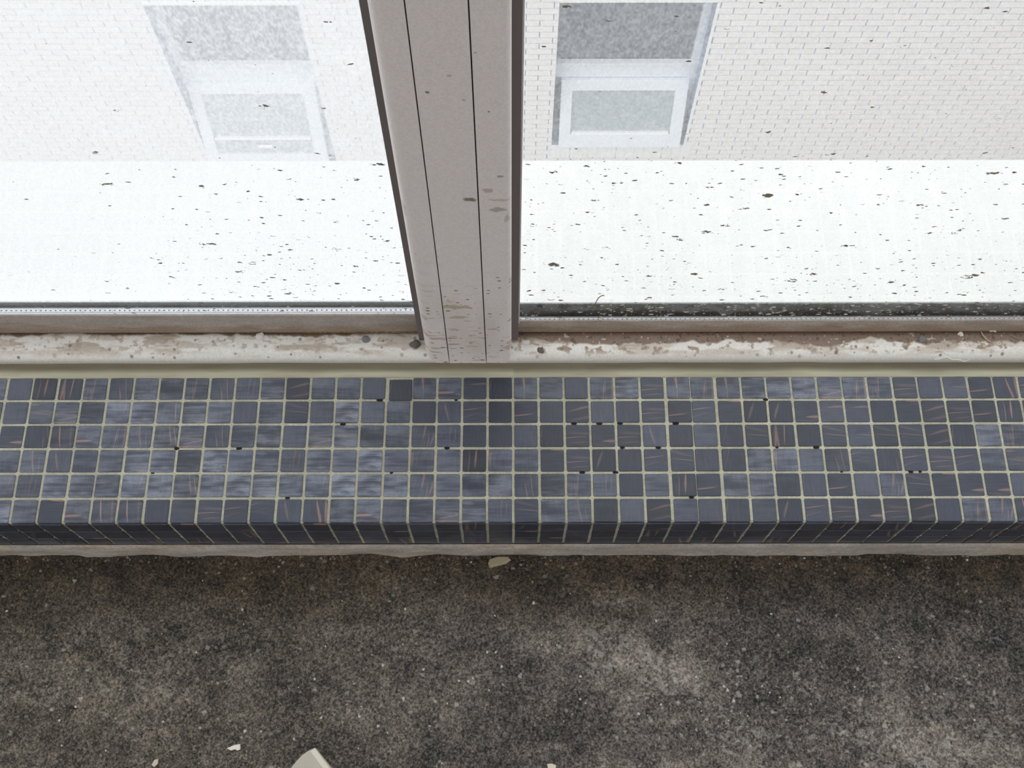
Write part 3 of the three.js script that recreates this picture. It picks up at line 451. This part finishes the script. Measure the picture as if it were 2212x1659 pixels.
thing('plaster_chip', 'slender pale plaster chip farthest left near the picture foot', 'chip', chip(pix([[330, 1652], [336, 1642], [342, 1641], [341, 1650], [334, 1656]], 336, 1649), 0.0014, 0.0004), std({ color: srgb(196, 184, 168) }), onY(336, 1649, FLOOR));
thing('plaster_chip', 'pale chip at the bottom edge right of the offcut', 'chip', chip(pix([[1183, 1652], [1192, 1651], [1200, 1655], [1198, 1662], [1185, 1662]], 1191, 1657), 0.0022, 0.0005), std({ color: srgb(206, 196, 180) }), onY(1191, 1657, FLOOR));
{ // off-cut of a pale plastic profile, only its end in the picture
  const h = 0.007, c = onY(681, 1615, FLOOR), at = (x, y) => onY(x, y, FLOOR + h).sub(c);
  const out = [[681, 1615], [668, 1620], [652, 1631], [641, 1643], [624, 1664], [604, 1700], [790, 1752], [716, 1659]].map(([x, y]) => { const p = at(x, y); return new THREE.Vector2(p.x, -p.z); });
  const grp = group('plastic_offcut', { label: 'pale cut end of a flat plastic strip at the bottom of the picture', category: 'offcut' }, [c.x, FLOOR, c.z]);
  const map = texture(128, 128, (i, j) => { const n = 0.94 + 0.12 * (fbm(i / 40, j / 5, 951, 3) - 0.5); return [200 * n, 192 * n, 178 * n]; });
  part('strip', new THREE.ExtrudeGeometry(new THREE.Shape(out), { depth: h - 0.0014, bevelEnabled: true, bevelSize: 0.0007, bevelThickness: 0.0007, bevelOffset: -0.0007, bevelSegments: 2 }).rotateX(-Math.PI / 2).translate(0, 0.0007, 0), std({ map, roughness: 0.6 }), grp);
  const p = at(675, 1619), q = at(728, 1690), d = q.clone().sub(p), rib = rbox(0, d.length(), -0.001, 0.0009, -0.0024, 0.0024, 0.0008);
  const o = part('raised_rib', rib, std({ color: srgb(214, 208, 192), roughness: 0.6 }), grp); o.position.set(p.x, h, p.z); o.rotation.y = Math.atan2(-d.z, d.x);
}
{ // grit swept along the kerb and scattered over the concrete
  const g = lump(0.001, 0.8, 31, 0, 0.5), n = 2600, im = new THREE.InstancedMesh(g, std({ color: 0xffffff, roughness: 0.95 }), n), o = new THREE.Object3D();
  for (let i = 0; i < n; i++) { const near = i < 1000, x = rr(-0.6, 0.6), z = near ? 0.006 + 0.018 * rnd() * rnd() : rr(0.008, 0.25); const dense = near ? 1 : 0.25 + blob(x, z, 0.16, 0.12, 0.1, 0.04) + blob(x, z, -0.1, 0.135, 0.08, 0.03); if (rnd() > dense) { i--; continue; }
    o.position.set(x, FLOOR - 0.0001, z); o.rotation.set(0, rr(0, 6), 0); const s = (near ? 0.35 : 0.25) + 1.15 * Math.pow(rnd(), near ? 2.4 : 5); o.scale.set(s * rr(0.7, 1.5), s * rr(0.4, 1), s); o.updateMatrix(); im.setMatrixAt(i, o.matrix);
    const k = rnd(); im.setColorAt(i, near ? (k < 0.55 ? srgb(96, 84, 70) : k < 0.85 ? srgb(128, 114, 98) : srgb(58, 48, 40)) : k < 0.45 ? srgb(112, 108, 102) : k < 0.85 ? srgb(186, 182, 174) : srgb(70, 64, 58)); }
  im.name = 'grit'; shadows(im); im.userData = { kind: 'stuff', label: 'fine grit and mortar crumbs scattered over the concrete floor', category: 'grit' }; scene.add(im);
}
renderer.render(scene, camera);
